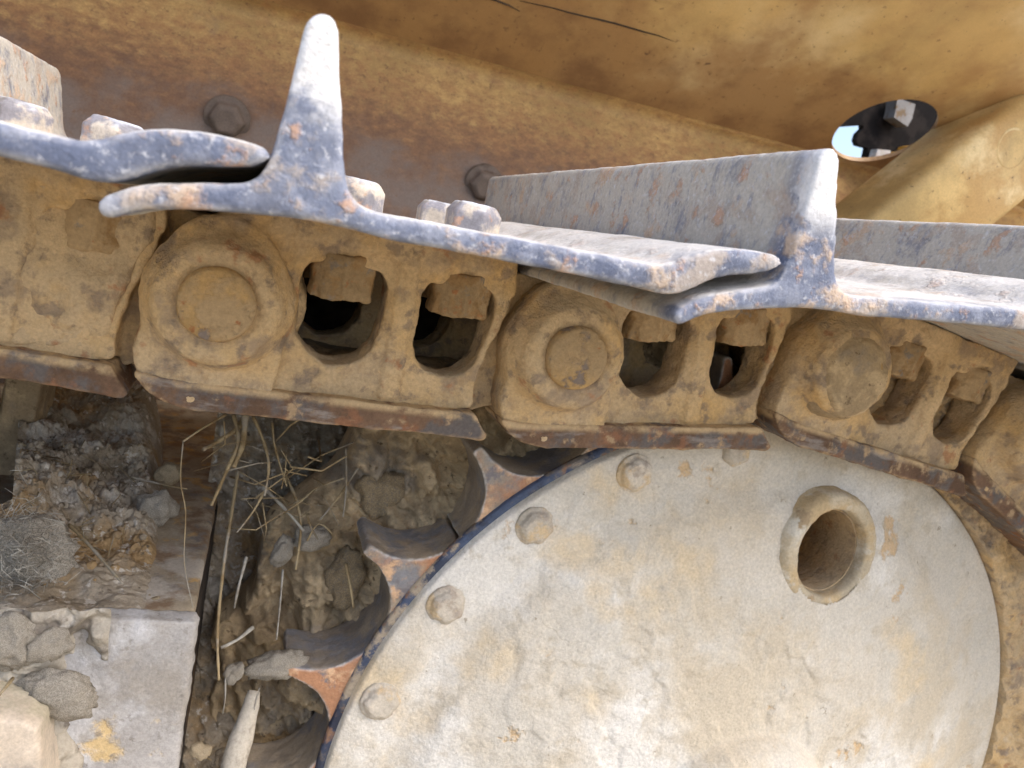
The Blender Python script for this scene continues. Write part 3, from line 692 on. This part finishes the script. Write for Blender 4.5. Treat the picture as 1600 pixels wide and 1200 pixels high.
# straw
def stalk(name, pts, w, mat, label=None, cat=None, group=None, kind=None):
    P = [U(*p) for p in pts]; P = spline(P, .004, False); bm = bmesh.new()
    N = len(P); bm_tube(bm, P, [w*.72*(1-.35*i/N)*(1+.15*math.sin(i*1.7)) for i in range(N)], 6)
    o0 = P[0].copy(); bm.transform(Matrix.Translation(-o0))
    o = link_obj(name, cast(bm, None, 0), mat, None, o0); return tag(o, label, cat, group, kind)
G = 'dry straw stalks caught around the sprocket'
ST = [
    ([(372, 735, .50), (362, 800, .47), (350, 880, .44), (340, 985, .42), (342, 1062, .42)], .0016, M_straw, 'long bent straw stalk hanging down beside the frame plate'),
    ([(108, 820, .46), (140, 852, .44), (192, 912, .41)], .0014, M_straw, 'short broken straw stalk lying across the brown dirt on the frame'),
    ([(410, 760, .50), (445, 795, .49), (475, 830, .485)], .0018, M_gstraw, 'thick grey straw piece pointing down right in the crevice'),
    ([(445, 740, .52), (462, 780, .50), (470, 825, .49), (462, 890, .48)], .0016, M_straw, 'brown straw stalk crossing over the thick grey piece'),
    ([(560, 730, .52), (530, 775, .51), (500, 812, .50)], .0012, M_straw, 'thin straw stalk leaning from the mud lump to lower left'),
    ([(540, 700, .53), (541, 760, .51), (536, 808, .50)], .0011, M_straw, 'thin upright straw stalk crossing the leaning one'),
    ([(385, 640, .52), (372, 668, .50), (340, 690, .49), (318, 702, .48)], .0026, M_straw, 'broad dry grass blade curving left under the link rail'),
    ([(383, 645, .50), (380, 690, .49), (365, 730, .48)], .0030, M_straw, 'broad dry grass blade hanging under the link rail'),
    ([(412, 770, .48), (395, 800, .47), (370, 832, .46)], .0011, M_straw, 'thin straw stalk leaning toward the yellow frame edge'),
    ([(425, 660, .52), (430, 700, .51), (448, 760, .50)], .0012, M_straw, 'thin straw stalk hanging between grass blades and sprocket'),
    ([(352, 648, .50), (318, 668, .48), (286, 690, .47)], .0013, M_straw, 'straw stalk bent left at the upper frame corner'),
    ([(286, 690, .46), (282, 750, .445), (290, 800, .435), (288, 880, .42), (302, 950, .405)], .0006, M_straw, 'hair thin straw lying along the yellow frame edge'),
    ([(385, 870, .46), (372, 920, .45), (366, 950, .45)], .0014, M_gstraw, 'short grey straw piece leaning in the middle of the crevice'),
    ([(442, 890, .47), (438, 940, .46), (432, 1000, .45)], .0010, M_gstraw, 'thin pale straw upright in the grey soil'),
    ([(395, 980, .44), (370, 1000, .43), (345, 1012, .425)], .0018, M_gstraw, 'pair end of grey chaff lying flat in the crevice'),
    ([(405, 1075, .43), (398, 1105, .42), (395, 1125, .42)], .0008, M_gstraw, 'short thin straw beside the pale splinter'),
    ([(352, 1060, .425), (352, 1090, .42), (348, 1115, .42)], .0007, M_gstraw, 'thin straw hanging left of the pale splinter'),
    ([(540, 880, .475), (548, 920, .47), (552, 950, .47)], .0016, M_straw, 'straw stalk stuck flat on the mud beside the bright tooth pocket'),
    ([(20, 1060, .37), (8, 1075, .36), (-6, 1092, .36)], .0012, M_straw, 'pale straw tip at the left photo border'),
    ([(205, 745, .55), (250, 756, .54), (292, 764, .53)], .0012, M_straw, 'straw stalk lying level across the dirt heap'),
    ([(85, 784, .56), (140, 792, .55), (200, 798, .54)], .0010, M_straw, 'thin straw below the flat pale clod'),
    ([(365, 648, .505), (372, 690, .49), (352, 740, .475), (330, 790, .47)], .0020, M_straw, 'dry grass blade hanging furthest left of the bunch under the link rail'),
    ([(395, 650, .50), (412, 690, .49), (420, 730, .48), (413, 775, .475)], .0016, M_straw, 'dry grass stalk hanging right of the broad blades under the link rail'),
    ([(480, 845, .49), (498, 818, .49), (520, 835, .49)], .0009, M_straw, 'thin bent straw over the dark hole in the crevice'),
]
for p, w, m, lb in ST: stalk('straw_stalk', p, w, m, lb, 'straw', G)
# flat pale splinter
P = spline([U(398, 1080, .43), U(388, 1120, .42), U(372, 1170, .41), U(362, 1215, .40)], .004, False)
bm = bmesh.new(); bm_tube(bm, P, [.004+.0035*min(1, i/6) for i in range(len(P))], 10)
for v in bm.verts: v.co.y = P[0].y+(v.co.y-P[0].y)*.9
o0 = P[0].copy(); bm.transform(Matrix.Translation(-o0))
tag(link_obj('splinter', cast(bm, None, 1, ((.01, .002),)), M_stone, None, o0), 'pale grey wooden splinter standing in the crevice at the bottom', 'splinter')
# fine roots and chaff
bm = bmesh.new()
def wisp(c, L, r, spread):
    dv = Vector((rr.gauss(0, 1), rr.gauss(0, .6), rr.gauss(0, .8))).normalized(); b = Vector((rr.gauss(0, 1), rr.gauss(0, 1), rr.gauss(0, 1)))*L*.25
    c = c+Vector((rr.gauss(0, 1), rr.gauss(0, .5), rr.gauss(0, 1)))*spread
    bm_tube(bm, [c-dv*L/2, c+b*.5, c+dv*L/2], r, 3)
for i in range(420): wisp(U(rr.gauss(38, 30), rr.gauss(862, 36), rr.uniform(.405, .43)), rr.uniform(.004, .014), rr.uniform(.0001, .00026), .003)
tag(link_obj('root_fibres', cast(bm, None, 0), M_gstraw), kind='stuff')
bm = bmesh.new()
for i in range(70): wisp(Vector(crev(rr.uniform(.02, .4), rr.uniform(.1, .75)))+Vector((0, -.004, 0)), rr.uniform(.006, .028), rr.uniform(.0002, .0009), .004)
for i in range(26): wisp(U(rr.uniform(345, 540), rr.uniform(655, 830), rr.uniform(.475, .50)), rr.uniform(.02, .05), rr.uniform(.0003, .0007), .006)
for i in range(40): wisp(Vector(heap(rr.random()*.9, .1+.5*rr.random()))+Vector((0, 0, .002)), rr.uniform(.008, .025), .0004, .001)
tag(link_obj('chaff', cast(bm, None, 0), M_straw), kind='stuff')
